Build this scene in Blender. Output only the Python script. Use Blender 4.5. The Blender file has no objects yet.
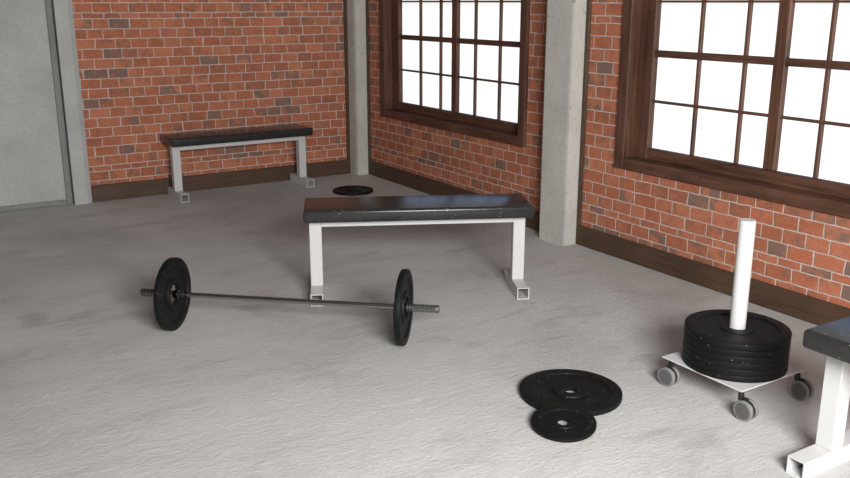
import bpy, bmesh, math
from mathutils import Vector, Matrix

# ------------------------------------------------------------------ camera
scene = bpy.context.scene
col = scene.collection
YAW, PIT = math.radians(32.02), math.radians(15.17)
fwd = Vector((math.sin(YAW) * math.cos(PIT), math.cos(YAW) * math.cos(PIT), -math.sin(PIT)))
right = Vector((math.cos(YAW), -math.sin(YAW), 0))
up = right.cross(fwd)
cd = bpy.data.cameras.new('camera')
cam = bpy.data.objects.new('camera', cd)
col.objects.link(cam)
cd.sensor_width = 36
cd.lens = 36 * 875.16 / 850
m = Matrix((right, up, -fwd)).transposed().to_4x4()
m.translation = (-4.0962, -7.7510, 1.6667)
cam.matrix_world = m
scene.camera = cam

# ------------------------------------------------------------------ exposure
vs = scene.view_settings
vs.view_transform = 'Standard'
vs.look = 'None'
vs.gamma = 1
vs.exposure = 0.0
vs.use_curve_mapping = False

# ------------------------------------------------------------------ world: bright hazy ground light, pale sky above the horizon
world = bpy.data.worlds.new('world')
scene.world = world
world.use_nodes = True
wn, wl = world.node_tree.nodes, world.node_tree.links
wn.clear()
wo = wn.new('ShaderNodeOutputWorld')
wb = wn.new('ShaderNodeBackground')
wt = wn.new('ShaderNodeTexCoord')
wsx = wn.new('ShaderNodeSeparateXYZ')
wm = wn.new('ShaderNodeMapRange')
wm.inputs['From Min'].default_value = -1
wm.inputs['From Max'].default_value = 1
wr = wn.new('ShaderNodeValToRGB')
cr = wr.color_ramp
cr.elements[0].position = 0.0
cr.elements[0].color = (1.25, 1.25, 1.25, 1)
cr.elements[1].position = 0.499
cr.elements[1].color = (1.25, 1.25, 1.25, 1)
for p, c in ((0.501, (.68, .64, .57, 1)), (0.53, (.52, .58, .68, 1)), (0.56, (.40, .56, .88, 1)), (0.635, (.42, .60, .96, 1)), (0.665, (.85, .83, .80, 1)), (0.71, (.85, .83, .80, 1)), (0.76, (.12, .2, .4, 1)), (1.0, (.08, .15, .32, 1))):
    e = cr.elements.new(p)
    e.color = c
wl.new(wt.outputs['Generated'], wsx.inputs[0])
wl.new(wsx.outputs['Z'], wm.inputs['Value'])
wl.new(wm.outputs[0], wr.inputs[0])
wl.new(wr.outputs[0], wb.inputs[0])
wb.inputs[1].default_value = 1.0
wl.new(wb.outputs[0], wo.inputs[0])

# ------------------------------------------------------------------ the big soft lamp behind the camera
KEY_LOC, KEY_AIM, KEY_W, KEY_SIZE = (-3.35, -8.75, 2.1), (-2.3, -5.0, 0.1), 398, (1.8, .9)
ld = bpy.data.lights.new('key_area_light', 'AREA')  # unseen key light standing behind the camera, well below the ceiling
ld.shape = 'RECTANGLE'
ld.size, ld.size_y = KEY_SIZE
ld.energy = KEY_W
ld.color = (1.0, .992, .985)
lo = bpy.data.objects.new('softbox_light', ld)
col.objects.link(lo)
lo.location = KEY_LOC
lo.rotation_euler = (Vector(KEY_AIM) - Vector(KEY_LOC)).to_track_quat('-Z', 'Y').to_euler()


# ------------------------------------------------------------------ node helpers
class NT:
    def __init__(s, name):
        s.m = bpy.data.materials.new(name)
        s.m.use_nodes = True
        s.t = s.m.node_tree
        s.t.nodes.clear()
        s.out = s.t.nodes.new('ShaderNodeOutputMaterial')
        s.b = s.t.nodes.new('ShaderNodeBsdfPrincipled')
        s.t.links.new(s.b.outputs[0], s.out.inputs[0])

    def put(s, v, sock):
        if v is None:
            return
        if isinstance(v, bpy.types.NodeSocket):
            s.t.links.new(v, sock)
        else:
            sock.default_value = v

    def set(s, **k):
        for n, v in k.items():
            s.put(v, s.b.inputs[{'base': 'Base Color', 'rough': 'Roughness', 'metal': 'Metallic', 'spec': 'Specular IOR Level',
                                 'normal': 'Normal', 'coat': 'Coat Weight', 'coatr': 'Coat Roughness'}[n]])

    def M(s, op, a, b=None, c=None, clamp=False):
        n = s.t.nodes.new('ShaderNodeMath')
        n.operation = op
        n.use_clamp = clamp
        for i, v in enumerate((a, b, c)):
            s.put(v, n.inputs[i])
        return n.outputs[0]

    def pos(s):
        return s.t.nodes.new('ShaderNodeNewGeometry').outputs['Position']

    def objpos(s):
        return s.t.nodes.new('ShaderNodeTexCoord').outputs['Object']

    def sep(s, v):
        n = s.t.nodes.new('ShaderNodeSeparateXYZ')
        s.put(v, n.inputs[0])
        return n.outputs

    def comb(s, x, y, z=0.0):
        n = s.t.nodes.new('ShaderNodeCombineXYZ')
        for i, v in enumerate((x, y, z)):
            s.put(v, n.inputs[i])
        return n.outputs[0]

    def scale(s, v, sc, rot=(0, 0, 0)):
        n = s.t.nodes.new('ShaderNodeMapping')
        s.put(v, n.inputs[0])
        n.inputs['Scale'].default_value = sc
        n.inputs['Rotation'].default_value = rot
        return n.outputs[0]

    def noise(s, v, sc, det=4, rough=.55, dist=0, color=False):
        n = s.t.nodes.new('ShaderNodeTexNoise')
        s.put(v, n.inputs['Vector'])
        n.inputs['Scale'].default_value = sc
        n.inputs['Detail'].default_value = det
        n.inputs['Roughness'].default_value = rough
        n.inputs['Distortion'].default_value = dist
        return n.outputs['Color' if color else 'Fac']

    def white(s, v):
        n = s.t.nodes.new('ShaderNodeTexWhiteNoise')
        n.noise_dimensions = '3D'
        s.put(v, n.inputs['Vector'])
        return n.outputs['Value']

    def ramp(s, f, stops):
        n = s.t.nodes.new('ShaderNodeValToRGB')
        s.put(f, n.inputs[0])
        e = n.color_ramp.elements
        while len(e) < len(stops):
            e.new(.5)
        for i, (p, c) in enumerate(stops):
            e[i].position = p
            e[i].color = c if len(c) == 4 else (*c, 1)
        return n.outputs[0]

    def mix(s, f, a, b, mode='MIX'):
        n = s.t.nodes.new('ShaderNodeMix')
        n.data_type = 'RGBA'
        n.blend_type = mode
        s.put(f, n.inputs[0])
        s.put(a if not isinstance(a, tuple) else (*a[:3], 1), n.inputs[6])
        s.put(b if not isinstance(b, tuple) else (*b[:3], 1), n.inputs[7])
        return n.outputs[2]

    def maprange(s, f, a, b, c=0., d=1., smooth=False):
        n = s.t.nodes.new('ShaderNodeMapRange')
        if smooth:
            n.interpolation_type = 'SMOOTHSTEP'
        s.put(f, n.inputs[0])
        for i, v in enumerate((a, b, c, d)):
            n.inputs[i + 1].default_value = v
        return n.outputs[0]

    def bump(s, h, strength, dist, normal=None):
        n = s.t.nodes.new('ShaderNodeBump')
        n.inputs['Strength'].default_value = strength
        n.inputs['Distance'].default_value = dist
        s.put(h, n.inputs['Height'])
        if normal:
            s.put(normal, n.inputs['Normal'])
        return n.outputs[0]


def mat_floor():
    n = NT('concrete_floor')
    p = n.pos()
    big = n.noise(p, .9, 4, .55, .4)
    med = n.noise(n.scale(p, (.8, 2.2, 1)), 2.2, 6, .62)
    fine = n.noise(p, 55, 5, .65)
    base = n.ramp(big, ((.30, (.42, .412, .398)), (.50, (.54, .531, .515)), (.70, (.60, .591, .575))))
    patch = n.maprange(n.noise(n.scale(p, (.9, 1.5, 1)), 1.6, 6, .62, .8), .54, .70, 0, 1, True)
    base = n.mix(n.M('MULTIPLY', patch, .5), base, (.28, .27, .255))
    streak = n.maprange(n.noise(n.scale(p, (1.0, 3.6, 1), (0, 0, .1)), 1.3, 7, .7, .4), .52, .72, 0, 1, True)
    base = n.mix(n.M('MULTIPLY', streak, .5), base, (.27, .26, .25))
    base = n.mix(n.M('MULTIPLY', n.maprange(med, .35, .65), .25), base, (.44, .43, .415))
    base = n.mix(n.M('MULTIPLY', n.maprange(fine, .4, .7), .18), base, (.66, .65, .635))
    chip = n.noise(n.scale(p, (1, 1.8, 1), (0, 0, .25)), 44, 7, .72, .9)
    trowel = n.noise(n.scale(p, (5, 13, 5), (0, 0, .16)), 1.6, 6, .6, .8)
    h = n.M('ADD', n.M('MULTIPLY', trowel, .7), n.M('MULTIPLY', chip, 1.2))
    n.set(base=base, rough=.62, spec=.35, normal=n.bump(h, .55, .011))
    return n.m


def mat_concrete(name, lo, hi, pit=1.0, bump=.4, sc=1.0):
    n = NT(name)
    p = n.pos()
    a = n.noise(p, 3.0 * sc, 6, .6, .3)
    c = n.ramp(a, ((.3, lo), (.7, hi)))
    f = n.noise(p, 70, 4, .6)
    c = n.mix(n.M('MULTIPLY', n.maprange(f, .45, .62), .22), c, tuple(x * .6 for x in lo))
    pits = n.maprange(n.noise(p, 34, 2, .5), .66, .72)
    c = n.mix(n.M('MULTIPLY', pits, .5 * pit), c, tuple(x * .35 for x in lo))
    h = n.M('SUBTRACT', n.M('MULTIPLY', a, .6), n.M('MULTIPLY', n.M('ADD', f, pits), .3))
    n.set(base=c, rough=.8, spec=.3, normal=n.bump(h, bump, .01))
    return n.m


def mat_brick():
    n = NT('red_brick')
    sx = n.sep(n.pos())
    u = n.M('ADD', sx[0], sx[1])
    z = sx[2]
    # slightly wobbly joints
    q = n.comb(u, n.M('MULTIPLY', sx[0], .1), z)
    wob = n.sep(n.noise(q, 14, 3, .6, color=True))
    u2 = n.M('ADD', u, n.M('MULTIPLY', n.M('SUBTRACT', wob[0], .5), .020))
    z2 = n.M('ADD', z, n.M('MULTIPLY', n.M('SUBTRACT', wob[1], .5), .014))
    # fifteen full courses then one thin course
    H, T = .0816, .0475
    PER = 15 * H + T
    zz = n.M('ADD', z2, PER - .306)
    k = n.M('FLOOR', n.M('DIVIDE', zz, PER))
    t = n.M('SUBTRACT', zz, n.M('MULTIPLY', k, PER))
    thin = n.M('GREATER_THAN', t, 15 * H)
    fr = n.M('DIVIDE', t, H)
    row = n.M('MINIMUM', n.M('FLOOR', fr), 15)
    hh = n.M('SUBTRACT', H, n.M('MULTIPLY', thin, H - T))
    inz = n.M('SUBTRACT', t, n.M('MULTIPLY', row, H))
    dz = n.M('MINIMUM', inz, n.M('SUBTRACT', hh, inz))
    rid = n.M('ADD', n.M('MULTIPLY', k, 16), row)
    # running bond with uneven brick lengths
    W = .153
    rnd = n.white(n.comb(rid, 3.3, 1.7))
    half = n.M('MULTIPLY', n.M('MODULO', n.M('ADD', rid, 64), 2), .5)
    off = n.M('ADD', half, n.M('MULTIPLY', rnd, .22))
    uu = n.M('ADD', n.M('ADD', n.M('DIVIDE', u2, W), off), 400)
    wv = n.noise(n.comb(n.M('MULTIPLY', uu, .45), n.M('MULTIPLY', rid, 7.31), 0), 1.0, 0, .5)
    uu = n.M('ADD', uu, n.M('MULTIPLY', n.M('SUBTRACT', wv, .5), .9))
    cell = n.M('FLOOR', uu)
    fu = n.M('SUBTRACT', uu, cell)
    du = n.M('MULTIPLY', n.M('MINIMUM', fu, n.M('SUBTRACT', 1, fu)), W)
    d = n.M('MINIMUM', dz, du)
    brick = n.maprange(d, .0020, .0052, 0, 1, True)
    r1 = n.white(n.comb(cell, rid, .5))
    r2 = n.white(n.comb(cell, rid, 9.5))
    c = n.ramp(r1, ((0, (.43, .138, .070)), (.4, (.355, .114, .058)), (.7, (.48, .168, .088)), (1, (.31, .108, .062))))
    fine = n.noise(q, 60, 4, .65)
    blot = n.noise(n.comb(n.M('ADD', u2, n.M('MULTIPLY', r2, 9)), r1, n.M('ADD', z2, n.M('MULTIPLY', r2, 5))), 9, 5, .65, .5)
    c = n.mix(n.M('MULTIPLY', n.maprange(blot, .52, .66), .62), c, (.155, .098, .075))
    c = n.mix(n.M('MULTIPLY', n.maprange(blot, .46, .30), .35), c, (.52, .24, .155))
    c = n.mix(n.M('MULTIPLY', n.maprange(fine, .5, .75), .35), c, (.55, .32, .24))
    c = n.mix(n.M('MULTIPLY', n.maprange(n.M('MULTIPLY', r2, n.M('ADD', .6, n.M('MULTIPLY', blot, .8))), .86, .96), .7), c, (.15, .125, .108))
    mort = n.mix(n.maprange(n.noise(q, 25, 3), .35, .7), (.62, .54, .49), (.48, .37, .32))
    c = n.mix(brick, mort, c)
    h = n.M('ADD', n.M('MULTIPLY', brick, .8), n.M('ADD', n.M('MULTIPLY', fine, .35), n.M('MULTIPLY', r1, .15)))
    n.set(base=c, rough=.85, spec=.25, normal=n.bump(h, .6, .006))
    return n.m


def mat_wood(name, axis, dark, light, rough=.55):
    """stained timber, grain running along the axis"""
    n = NT(name)
    p = n.pos()
    s = [42, 42, 42]
    s[axis] = 2.6
    g = n.noise(n.scale(p, tuple(s)), 1.0, 6, .65, .6)
    b = n.noise(p, 3.2, 3, .5)
    c = n.ramp(g, ((.3, dark), (.72, light)))
    c = n.mix(n.M('MULTIPLY', n.maprange(b, .35, .7), .45), c, tuple(x * .75 for x in dark))
    kn = n.maprange(n.noise(p, 30, 2, .5), .70, .76)
    c = n.mix(n.M('MULTIPLY', kn, .6), c, tuple(x * .3 for x in dark))
    n.set(base=c, rough=rough, spec=.35, normal=n.bump(g, .25, .003))
    return n.m


def mat_plain(name, c, rough=.5, metal=0., spec=.5, noise=0., nscale=40, bump=0., bd=.001, coat=0.):
    n = NT(name)
    base = (*c, 1)
    if noise:
        f = n.noise(n.objpos(), nscale, 4, .6)
        base = n.mix(f, tuple(x * (1 - noise) for x in c), tuple(min(1, x * (1 + noise)) for x in c))
    n.set(base=base, rough=rough, metal=metal, spec=spec, coat=coat)
    if bump:
        n.set(normal=n.bump(n.noise(n.objpos(), nscale * 3, 4, .6), bump, bd))
    return n.m


def mat_rubber(name, c, spec_c, thr, rough=.55, spec=.4, sc=260., bump=.4):
    """black rubber with sparse pale flecks"""
    n = NT(name)
    p = n.objpos()
    v = n.t.nodes.new('ShaderNodeTexVoronoi')
    v.feature = 'F1'
    n.put(p, v.inputs['Vector'])
    v.inputs['Scale'].default_value = sc
    rnd = n.sep(v.outputs['Color'])[0]
    fleck = n.M('MULTIPLY', n.M('GREATER_THAN', rnd, thr), n.M('LESS_THAN', v.outputs['Distance'], .34))
    f = n.noise(p, 30, 4, .6)
    base = n.mix(f, tuple(x * .7 for x in c), tuple(x * 1.3 for x in c))
    n.set(base=n.mix(fleck, base, spec_c), rough=rough, spec=spec, normal=n.bump(n.noise(p, 180, 3, .6), bump, .0008))
    return n.m


def mat_glass():
    n = NT('clear_glass')
    t = n.t
    tr = t.nodes.new('ShaderNodeBsdfTransparent')
    tr.inputs[0].default_value = (.97, .98, .98, 1)
    gl = t.nodes.new('ShaderNodeBsdfGlossy')
    gl.inputs['Roughness'].default_value = .02
    mx = t.nodes.new('ShaderNodeMixShader')
    lw = t.nodes.new('ShaderNodeLayerWeight')
    lw.inputs[0].default_value = .5
    f5 = n.M('ADD', n.M('MULTIPLY', n.M('POWER', lw.outputs['Facing'], 5.0), .9), .03, clamp=True)
    t.links.new(f5, mx.inputs[0])
    t.links.new(tr.outputs[0], mx.inputs[1])
    t.links.new(gl.outputs[0], mx.inputs[2])
    t.links.new(mx.outputs[0], n.out.inputs[0])
    return n.m


FLOOR = mat_floor()
BRICK = mat_brick()
COLUMN = mat_concrete('column_concrete', (.46, .45, .41), (.585, .572, .53))
COLEDGE = mat_concrete('column_dark_edge', (.30, .295, .275), (.42, .41, .385))  # bevelled upright edges, darker than the column faces
PANEL = mat_concrete('panel_concrete', (.39, .395, .38), (.50, .505, .49), .15, .12, .9)
EDGE = mat_concrete('panel_edge', (.22, .215, .205), (.28, .275, .265), .1, .1)
PLASTER = mat_concrete('grey_plaster', (.16, .16, .155), (.22, .22, .215), 0, .1)
DKX = mat_wood('baseboard_wood_along_x', 0, (.056, .033, .019), (.115, .066, .040))
DKY = mat_wood('baseboard_wood_along_y', 1, (.056, .033, .019), (.115, .066, .040))
DKZ = mat_wood('trim_wood_upright', 2, (.056, .033, .019), (.115, .066, .040))
WWY = mat_wood('window_wood_level', 1, (.050, .022, .013), (.175, .080, .050))
WWZ = mat_wood('window_wood_upright', 2, (.050, .022, .013), (.175, .080, .050))
GLASS = mat_glass()
WHITE = mat_plain('white_powder_coat', (.55, .547, .54), .42, 0, .4, .04, 60, .05)
PAD = mat_rubber('black_pad_leather', (.025, .0245, .024), (.42, .41, .40), .984, .23, .36, 170., .05)
RUBBER = mat_rubber('black_plate_rubber', (.0065, .0068, .0068), (.32, .32, .31), .990, .50, .14, 210.)
STEEL = mat_plain('brushed_steel', (.38, .37, .36), .18, 1.0, .5, .1, 80)
DARKMETAL = mat_plain('blackened_steel', (.09, .088, .085), .45, .3, .5)
BLACKPL = mat_plain('black_plastic', (.012, .013, .013), .4, 0, .5)
TYRE = mat_plain('grey_tyre', (.19, .186, .18), .6, 0, .4)
HUB = mat_plain('dark_grey_hub', (.088, .084, .082), .55, 0, .4)


# ------------------------------------------------------------------ mesh helpers
def box(bm, x0, x1, y0, y1, z0, z1, bev=0., seg=2, mi=0, edges=None):
    r = bmesh.ops.create_cube(bm, size=1)
    vs_ = r['verts']
    for v in vs_:
        v.co = Vector(((x0 + x1) / 2 + v.co.x * (x1 - x0), (y0 + y1) / 2 + v.co.y * (y1 - y0), (z0 + z1) / 2 + v.co.z * (z1 - z0)))
    fs = {f for v in vs_ for f in v.link_faces}
    for f in fs:
        f.material_index = mi
    if bev:
        es = list({e for v in vs_ for e in v.link_edges})
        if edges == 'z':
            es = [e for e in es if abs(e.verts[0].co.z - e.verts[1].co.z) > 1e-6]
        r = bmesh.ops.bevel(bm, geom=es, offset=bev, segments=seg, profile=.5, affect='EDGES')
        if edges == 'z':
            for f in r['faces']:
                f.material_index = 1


def lathe(bm, prof, n=64, mat=None, closed=True, mi=None):
    """revolve (r, z) profile about z; closed profile = a ring"""
    rings = []
    for r, z in prof:
        if r < 1e-6:
            rings.append([bm.verts.new((0, 0, z))])
        else:
            rings.append([bm.verts.new((r * math.cos(2 * math.pi * i / n), r * math.sin(2 * math.pi * i / n), z)) for i in range(n)])
    L = len(rings)
    for k in range(L if closed else L - 1):
        a, b = rings[k], rings[(k + 1) % L]
        for i in range(n):
            j = (i + 1) % n
            if len(a) == 1 and len(b) == 1:
                continue
            if len(a) == 1:
                f = bm.faces.new((a[0], b[j], b[i]))
            elif len(b) == 1:
                f = bm.faces.new((a[i], a[j], b[0]))
            else:
                f = bm.faces.new((a[i], a[j], b[j], b[i]))
            if mi:
                f.material_index = mi[k]
    if mat is not None:
        bmesh.ops.transform(bm, matrix=mat, verts=[v for r in rings for v in r])


def obj(name, bm, mats, parent=None, smooth=False, angle=35, loc=None, rot=None):
    bmesh.ops.recalc_face_normals(bm, faces=bm.faces[:])
    me = bpy.data.meshes.new(name)
    bm.to_mesh(me)
    bm.free()
    for x in (mats if isinstance(mats, (list, tuple)) else [mats]):
        me.materials.append(x)
    if smooth:
        me.polygons.foreach_set('use_smooth', [True] * len(me.polygons))
        me.set_sharp_from_angle(angle=math.radians(angle))
    o = bpy.data.objects.new(name, me)
    col.objects.link(o)
    if parent:
        o.parent = parent
    if loc:
        o.location = loc
    if rot:
        o.rotation_euler = rot
    return o


def struct(name, bm, mats, parent=None, **k):
    o = obj(name, bm, mats, parent, **k)
    if parent is None:
        o['kind'] = 'structure'
    return o


def tag(o, label, cat, group=None):
    o['label'] = label
    o['category'] = cat
    if group:
        o['group'] = group
    return o


def thing(name, label, cat, loc, rz=0., group=None):
    o = bpy.data.objects.new(name, None)
    o.empty_display_size = .1
    col.objects.link(o)
    o.location = loc
    o.rotation_euler = (0, 0, rz)
    return tag(o, label, cat, group)


def copy_tree(o, parent=None):
    c = o.copy()
    col.objects.link(c)
    if parent:
        c.parent = parent
    for ch in list(o.children):
        copy_tree(ch, c)
    return c


B = bmesh.new
# ------------------------------------------------------------------ room shell
WX = .165                                   # outer face of the window wall
XL, YF, HT, BP = -8.0, -11.0, 3.2, .02      # left wall, front wall, ceiling height, brick face behind the baseboards
bm = B(); box(bm, XL - .2, .32, YF - .2, .32, -.2, 0); struct('floor', bm, FLOOR)
bm = B(); box(bm, XL - .2, .32, YF - .2, .32, HT, HT + .2); struct('ceiling', bm, PLASTER)
bm = B(); box(bm, -2.70, WX, BP, .32, 0, HT); struct('wall_back', bm, BRICK)
bm = B(); box(bm, XL - .2, XL, YF, .32, 0, HT); struct('wall_left', bm, PLASTER)
bm = B(); box(bm, XL, .32, YF - .2, YF, 0, HT); struct('wall_front', bm, PLASTER)

WC = [-1.5025, -4.6675, -7.8325]            # window centres along the right wall
HO, HI = 1.1025, 1.0225                     # half widths: casing outside, casing inside
ZB, ZT = .610, 2.47                         # casing bottom and top
bm = B()
ys = [BP]
for c in WC:
    ys += [c + HI + .03, c - HI - .03]
ys.append(YF)
for i in range(0, len(ys), 2):
    box(bm, BP, WX, ys[i + 1], ys[i], 0, HT)
for c in WC:
    box(bm, BP, WX, c - HI - .03, c + HI + .03, 0, ZB + .05)
    box(bm, BP, WX, c - HI - .03, c + HI + .03, ZT - .05, HT)
struct('wall_right', bm, BRICK)

# concrete bay at the left of the back wall: a shallow recessed panel with splayed edges, and a pilaster
bm = B()
PX1, PX0, FR = -2.778, -7.9, .050           # bay right and left ends, border width
box(bm, PX0, PX1, .034, .30, 0, HT); struct('wall_panel', bm, PANEL)
for k_, (a, b, z0_, z1_) in enumerate(((PX1 - FR, PX1, 0, HT), (PX0, PX1 - FR, 0, .045))):
    bm = B(); box(bm, a, b, .012, .034, z0_, z1_, .006, 1); struct('trim_%d' % (20 + k_), bm, EDGE)
bm = B()
prof = [(-2.770, .30), (-2.770, -.028), (-2.664, -.028), (-2.626, -.006), (-2.626, .30)]
lo_ = [bm.verts.new((x, y, 0)) for x, y in prof]
hi_ = [bm.verts.new((x, y, HT)) for x, y in prof]
for k in range(5):
    bm.faces.new((lo_[k], lo_[(k + 1) % 5], hi_[(k + 1) % 5], hi_[k]))
bm.faces.new(lo_[::-1]); bm.faces.new(hi_)
struct('concrete_pilaster', bm, PANEL)

# columns: one in the corner, the others between the windows
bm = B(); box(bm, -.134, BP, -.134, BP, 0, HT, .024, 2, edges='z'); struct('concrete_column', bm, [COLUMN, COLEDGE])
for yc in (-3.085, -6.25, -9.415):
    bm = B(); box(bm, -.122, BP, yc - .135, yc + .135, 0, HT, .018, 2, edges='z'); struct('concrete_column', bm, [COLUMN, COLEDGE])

# baseboards and upright trims
def board(name, x0, x1, y0, y1, m):
    bm = B(); box(bm, x0, x1, y0, y1, 0, .142, .004, 1); return struct(name, bm, m)
board('baseboard_back', -2.626, -.134, 0, BP, DKX)
board('baseboard_right', 0, BP, -2.95, -.132, DKY)
board('baseboard_right', 0, BP, -6.115, -3.22, DKY)
board('baseboard_right', 0, BP, -9.28, -6.385, DKY)
def post(name, x0, x1, y0, y1):
    bm = B(); box(bm, x0, x1, y0, y1, .142, HT, .003, 1); return struct(name, bm, DKZ)
post('trim_1', -.162, -.134, 0, BP)
post('trim_2', 0, BP, -.160, -.134)
n_ = 3
for yc in (-3.085, -6.25):
    for s in (-1, 1):
        a, b = sorted((yc + s * .135, yc + s * .169))
        post('trim_%d' % n_, 0, BP, a, b)
        n_ += 1

# windows
def window(i, c):
    D1, GX, SF = .085, .126, .12            # sash face depth, glass depth, sash width
    bm = B()
    # casing, four boards
    for s in (-1, 1):
        a, b = sorted((c + s * HI, c + s * HO))
        box(bm, -.004, .05, a, b, ZB, ZT, .003, 1, 1)
    box(bm, -.004, .05, c - HI, c + HI, ZB, ZB + .073, .003, 1, 0)
    box(bm, -.004, .05, c - HI, c + HI, ZT - .073, ZT, .003, 1, 0)
    w = struct('window_%d' % i, bm, [WWY, WWZ])
    zi0, zi1 = ZB + .073, ZT - .073
    bm = B()
    for s in (-1, 1):
        a, b = sorted((c + s * HI, c + s * (HI + .028)))
        box(bm, .05, .20, a, b, ZB + .052, ZT - .052, 0, 1, 1)
    box(bm, .05, .20, c - HI, c + HI, zi0 - .02, zi0, 0, 1, 0)
    box(bm, .05, .20, c - HI, c + HI, zi1, zi1 + .02, 0, 1, 0)
    obj('window_reveal', bm, [WWY, WWZ], w)
    bm = B()
    for s in (-1, 1):
        a, b = sorted((c + s * HI, c + s * (HI - SF)))
        box(bm, D1, .132, a, b, zi0, zi1, .004, 1, 1)
    box(bm, D1, .132, c - HI + SF, c + HI - SF, zi0, zi0 + .072, .004, 1, 0)
    box(bm, D1, .132, c - HI + SF, c + HI - SF, zi1 - .072, zi1, .004, 1, 0)
    obj('window_frame', bm, [WWY, WWZ], w)
    z0, z1 = zi0 + .072, zi1 - .072
    h = HI - SF
    bm = B(); box(bm, .096, .136, c - .040, c + .036, z0, z1, .005, 1); obj('mullion', bm, WWZ, w)
    for dy in (.566, .236, -.283, -.618):
        bm = B(); box(bm, .110, .134, c + dy - .011, c + dy + .011, z0, z1, .003, 1); obj('muntin', bm, WWZ, w)
    for z, t, d in ((1.054, .008, .002), (1.352, .021, .012), (1.668, .0065, .002), (1.98, .008, .002)):
        bm = B(); box(bm, .110 - d, .134 + d * .3, c - h, c + h, z - t, z + t, .003, 1); obj('glazing_bar', bm, WWY, w)
    bm = B(); box(bm, GX - .002, GX + .002, c - h - .01, c + h + .01, z0 - .01, z1 + .01); obj('glass_pane', bm, GLASS, w)
    return w
for i, c in enumerate(WC):
    window(i + 1, c)


# ------------------------------------------------------------------ benches
def tube(bm, x0, x1, y0, y1, z0, z1, w):
    """hollow square tube running along y with open ends"""
    box(bm, x0, x1, y0, y1, z0, z0 + w)
    box(bm, x0, x1, y0, y1, z1 - w, z1)
    box(bm, x0, x0 + w, y0, y1, z0 + w, z1 - w)
    box(bm, x1 - w, x1, y0, y1, z0 + w, z1 - w)


def make_bench(label):
    """origin on the floor, middle of the bench, at the front ends of the feet"""
    t = thing('gym_bench', label, 'bench', (0, 0, 0), 0, 'white flat gym benches with black pads')
    SP, W, FL, PO = .5933, .035, .388, .158
    ZR, ZP = .4224, .474
    bm = B()
    L = SP + W + .027
    r = bmesh.ops.create_cube(bm, size=1)
    for v in r['verts']:
        v.co = Vector((v.co.x * 2 * L, .2165 + v.co.y * .359, ZP + .036 + v.co.z * .072))
    bmesh.ops.bevel(bm, geom=bm.edges[:], offset=.016, segments=4, profile=.5, affect='EDGES')
    obj('seat_pad', bm, PAD, t, True, 40)
    bm = B(); box(bm, -SP + W, SP - W, PO, PO + .07, ZR, ZP, .003, 1); obj('frame_rail', bm, WHITE, t)
    for s in (-1, 1):
        bm = B(); box(bm, s * SP - W, s * SP + W, PO, PO + .07, .07, ZP, .003, 1); obj('leg', bm, WHITE, t)
        bm = B(); tube(bm, s * SP - W, s * SP + W, 0, FL, 0, .07, .005); obj('foot', bm, WHITE, t)
    return t

bench = make_bench('middle bench, standing on open floor behind the barbell, its pad catching blue window light')
bench.location = (-1.597, -3.714, 0)
bench.rotation_euler.z = -.458
b2 = copy_tree(bench)
b2['label'] = 'farthest bench, against the brick wall beside the concrete panel, black padded top on white legs'
b2.location = (-1.3526, -.4173, 0)
b2.rotation_euler.z = .008
b3 = copy_tree(bench)
b3['label'] = 'nearest bench, cut off by the right edge of the photo beside the plate trolley'
b3.location = (-1.450, -6.644, 0)
b3.rotation_euler.z = -math.pi / 2


# ------------------------------------------------------------------ weight plates
def plate_profile(R, t, hole, rec=.78, hub=.34, d=.006, e=.0025):
    """closed (r, z) outline of a disc with raised rim and hub on both faces"""
    top = [(hole, t - .002), (hole + .003, t), (hub * R, t), (hub * R + .003, t - d), (rec * R - .003, t - d), (rec * R + .002, t), (R - e, t), (R - e * .3, t - e * .3), (R, t - e)]
    bot = [(r, t - z) for r, z in reversed(top)]
    return top + bot


def plate_mesh(R, t, hole, rec=.78, hub=.34, d=.006, n=96):
    bm = B(); lathe(bm, plate_profile(R, t, hole, rec, hub, d), n); return bm


p = obj('weight_plate', plate_mesh(.2236, .024, .031), RUBBER, smooth=True, angle=30, loc=(-1.6796, -5.0917, 0.0005))
tag(p, 'large black weight plate lying flat on the floor, a smaller plate leaning on its rim', 'weight plate')
p = obj('weight_plate', plate_mesh(.1315, .014, .0255, .69, .36, .004), RUBBER, smooth=True, angle=30)
_d = Vector((.7194, .6946, 0))              # it leans on the rim of the large plate: front edge on the floor, rear edge on the rim
_t = .112
_D = _d * math.cos(_t) + Vector((0, 0, math.sin(_t)))
_N = Vector((-_d.x * math.sin(_t), -_d.y * math.sin(_t), math.cos(_t)))
_M = Matrix((_D, _N.cross(_D), _N)).transposed().to_4x4()
_M.translation = (-1.9101, -5.3142, .1315 * math.sin(_t) + .0008)
p.matrix_world = _M
tag(p, 'small black weight plate in front of the large one, leaning on its rim', 'weight plate')
p = obj('weight_plate', plate_mesh(.1824, .021, .026), RUBBER, smooth=True, angle=30, loc=(-.5185, -.7987, 0.0005))
tag(p, 'black weight plate lying alone near the far room corner, behind the middle bench', 'weight plate')

# ------------------------------------------------------------------ plate trolley
CX, CY = -1.0385, -5.4326
tr = thing('plate_trolley', 'white square plate trolley with an upright white tube and four grey casters', 'trolley', (CX, CY, 0))
bm = B(); box(bm, -.217, .217, -.217, .217, .124, .130, .0015, 1); obj('deck', bm, WHITE, tr)
bm = B(); lathe(bm, [(0, .130), (.034, .130), (.034, .774), (.032, .778), (0, .778)], 48, closed=False); obj('upright_tube', bm, WHITE, tr, True, 30)


WR = .0435


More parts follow.
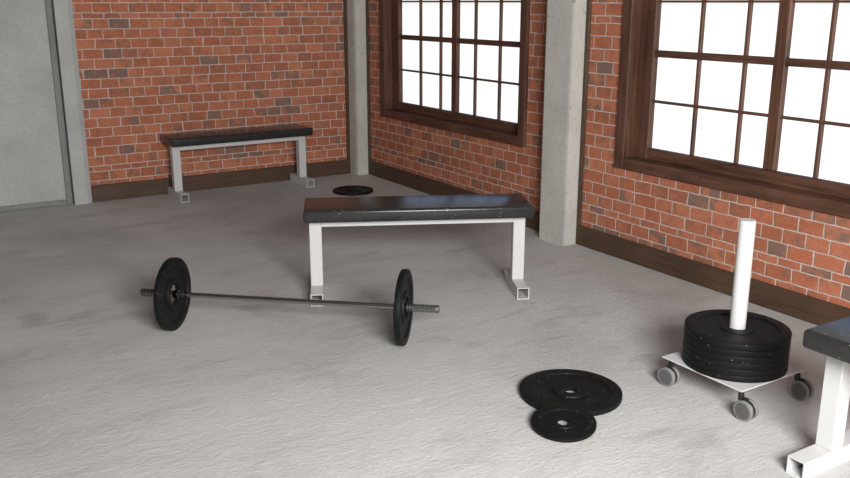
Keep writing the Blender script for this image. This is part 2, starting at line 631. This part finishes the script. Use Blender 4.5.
def make_caster(parent, loc, rz, wx, wy):
    """twin wheel caster: stem under the deck, two wheels with the axle along x"""
    bm = B()
    lathe(bm, [(0, .078), (.0125, .078), (.0125, .104), (.0100, .107), (.0100, .124), (0, .124)], 24, closed=False)
    box(bm, min(wx, 0) - .006, max(wx, 0) + .006, min(wy, 0) - .006, .010, .076, .094, .003, 2)
    # black housing between the wheels
    lathe(bm, [(0, -.010), (.037, -.010), (.0405, -.006), (.0405, .006), (.037, .010), (0, .010)], 40,
          Matrix.Translation((wx, wy, WR)) @ Matrix.Rotation(math.pi / 2, 4, 'Y'), closed=False)
    c = obj('caster', bm, BLACKPL, parent, True, 30, loc, (0, 0, rz))
    for s in (-1, 1):
        M_ = Matrix.Translation((wx + s * .0185, wy, WR)) @ Matrix.Rotation(s * math.pi / 2, 4, 'Y')
        bm = B()
        lathe(bm, [(0, -.0085), (.041, -.0085), (.0435, -.005), (.0435, .004), (.041, .0085), (.0355, .0085), (.0345, .006), (0, .006)], 48, M_, closed=False)
        obj('wheel', bm, TYRE, c, True, 30)
        bm = B()
        lathe(bm, [(0, .006), (.0345, .006), (.0345, .0085), (.032, .0100), (0, .0105)], 40, M_, closed=False)
        obj('hub_cap', bm, HUB, c, True, 30)
    return c

for x, y, wx, wy, rz in ((-.184, .188, -.016, -.002, .12), (-.187, -.194, -.002, -.030, .05), (.178, -.197, 0, -.028, .05), (.1905, .1905, 0, -.02, -.05)):
    make_caster(tr, (x, y, 0), rz, wx, wy)

T6, NP = .0283, 6
words = ['bottom plate of the stack, resting on the white trolley deck', 'second plate from the bottom in the stack on the trolley',
         'third plate from the bottom in the stack on the trolley', 'third plate from the top in the stack on the trolley',
         'second plate from the top in the stack on the trolley', 'topmost black plate of the stack on the trolley, white tube through its middle']
first = None
for k in range(NP):
    if first is None:
        first = obj('weight_plate', plate_mesh(.221, T6 - .0006, .0385), RUBBER, smooth=True, angle=30)
        q = first
    else:
        q = first.copy(); col.objects.link(q)
    q.location = (CX, CY, .1303 + k * T6)
    q.rotation_euler.z = k * .7
    tag(q, words[k], 'weight plate', 'plates stacked on the trolley')

# ------------------------------------------------------------------ barbell
R_B, TB = .192, .030
bb = thing('barbell', 'steel barbell with one black plate at each end, lying in front of the middle bench', 'barbell', (-2.453, -3.7809, 0), math.radians(-41.68))
AX = Matrix.Translation((0, 0, R_B)) @ Matrix.Rotation(math.pi / 2, 4, 'Y')     # local z -> +x
bm = B()
lathe(bm, [(0, -.60), (.0135, -.60), (.0135, .60), (0, .60)], 32, AX, closed=False)
obj('shaft', bm, STEEL, bb, True, 30)
for s in (-1, 1):
    A2 = AX if s > 0 else Matrix.Translation((0, 0, R_B)) @ Matrix.Rotation(-math.pi / 2, 4, 'Y')
    # threaded sleeve
    prof, mi = [(0, .585), (.021, .585)], [0]
    z = .632
    prof.append((.021, z)); mi.append(0)
    while z < .778:
        prof += [(.0175, z + .002), (.0175, z + .0055), (.0215, z + .0075), (.0215, z + .0125)]
        mi += [1, 1, 0, 0]
        z += .0125
    prof += [(.019, .792), (0, .792)]; mi += [1, 1, 1]
    bm = B(); lathe(bm, prof, 32, A2, closed=False, mi=mi)
    obj('sleeve', bm, [STEEL, DARKMETAL], bb, True, 30)
    c0 = .545 if s < 0 else .572
    bm = B(); lathe(bm, [(.0136, c0), (.015, c0), (.0165, c0 + .004), (.0165, .5849), (.0136, .5849)], 32, A2)
    obj('collar', bm, BLACKPL, bb, True, 30)
    bm = B(); lathe(bm, [(.0136, c0 - .02), (.0155, c0 - .02), (.0155, c0 - .0001), (.0136, c0 - .0001)], 32, A2)
    obj('end_ring', bm, STEEL, bb, True, 30)
    bm = B()
    lathe(bm, plate_profile(R_B, TB, .056, .80, .42, .008), 96, A2 @ Matrix.Translation((0, 0, .5994)))
    obj('weight_plate', bm, RUBBER, bb, True, 30)
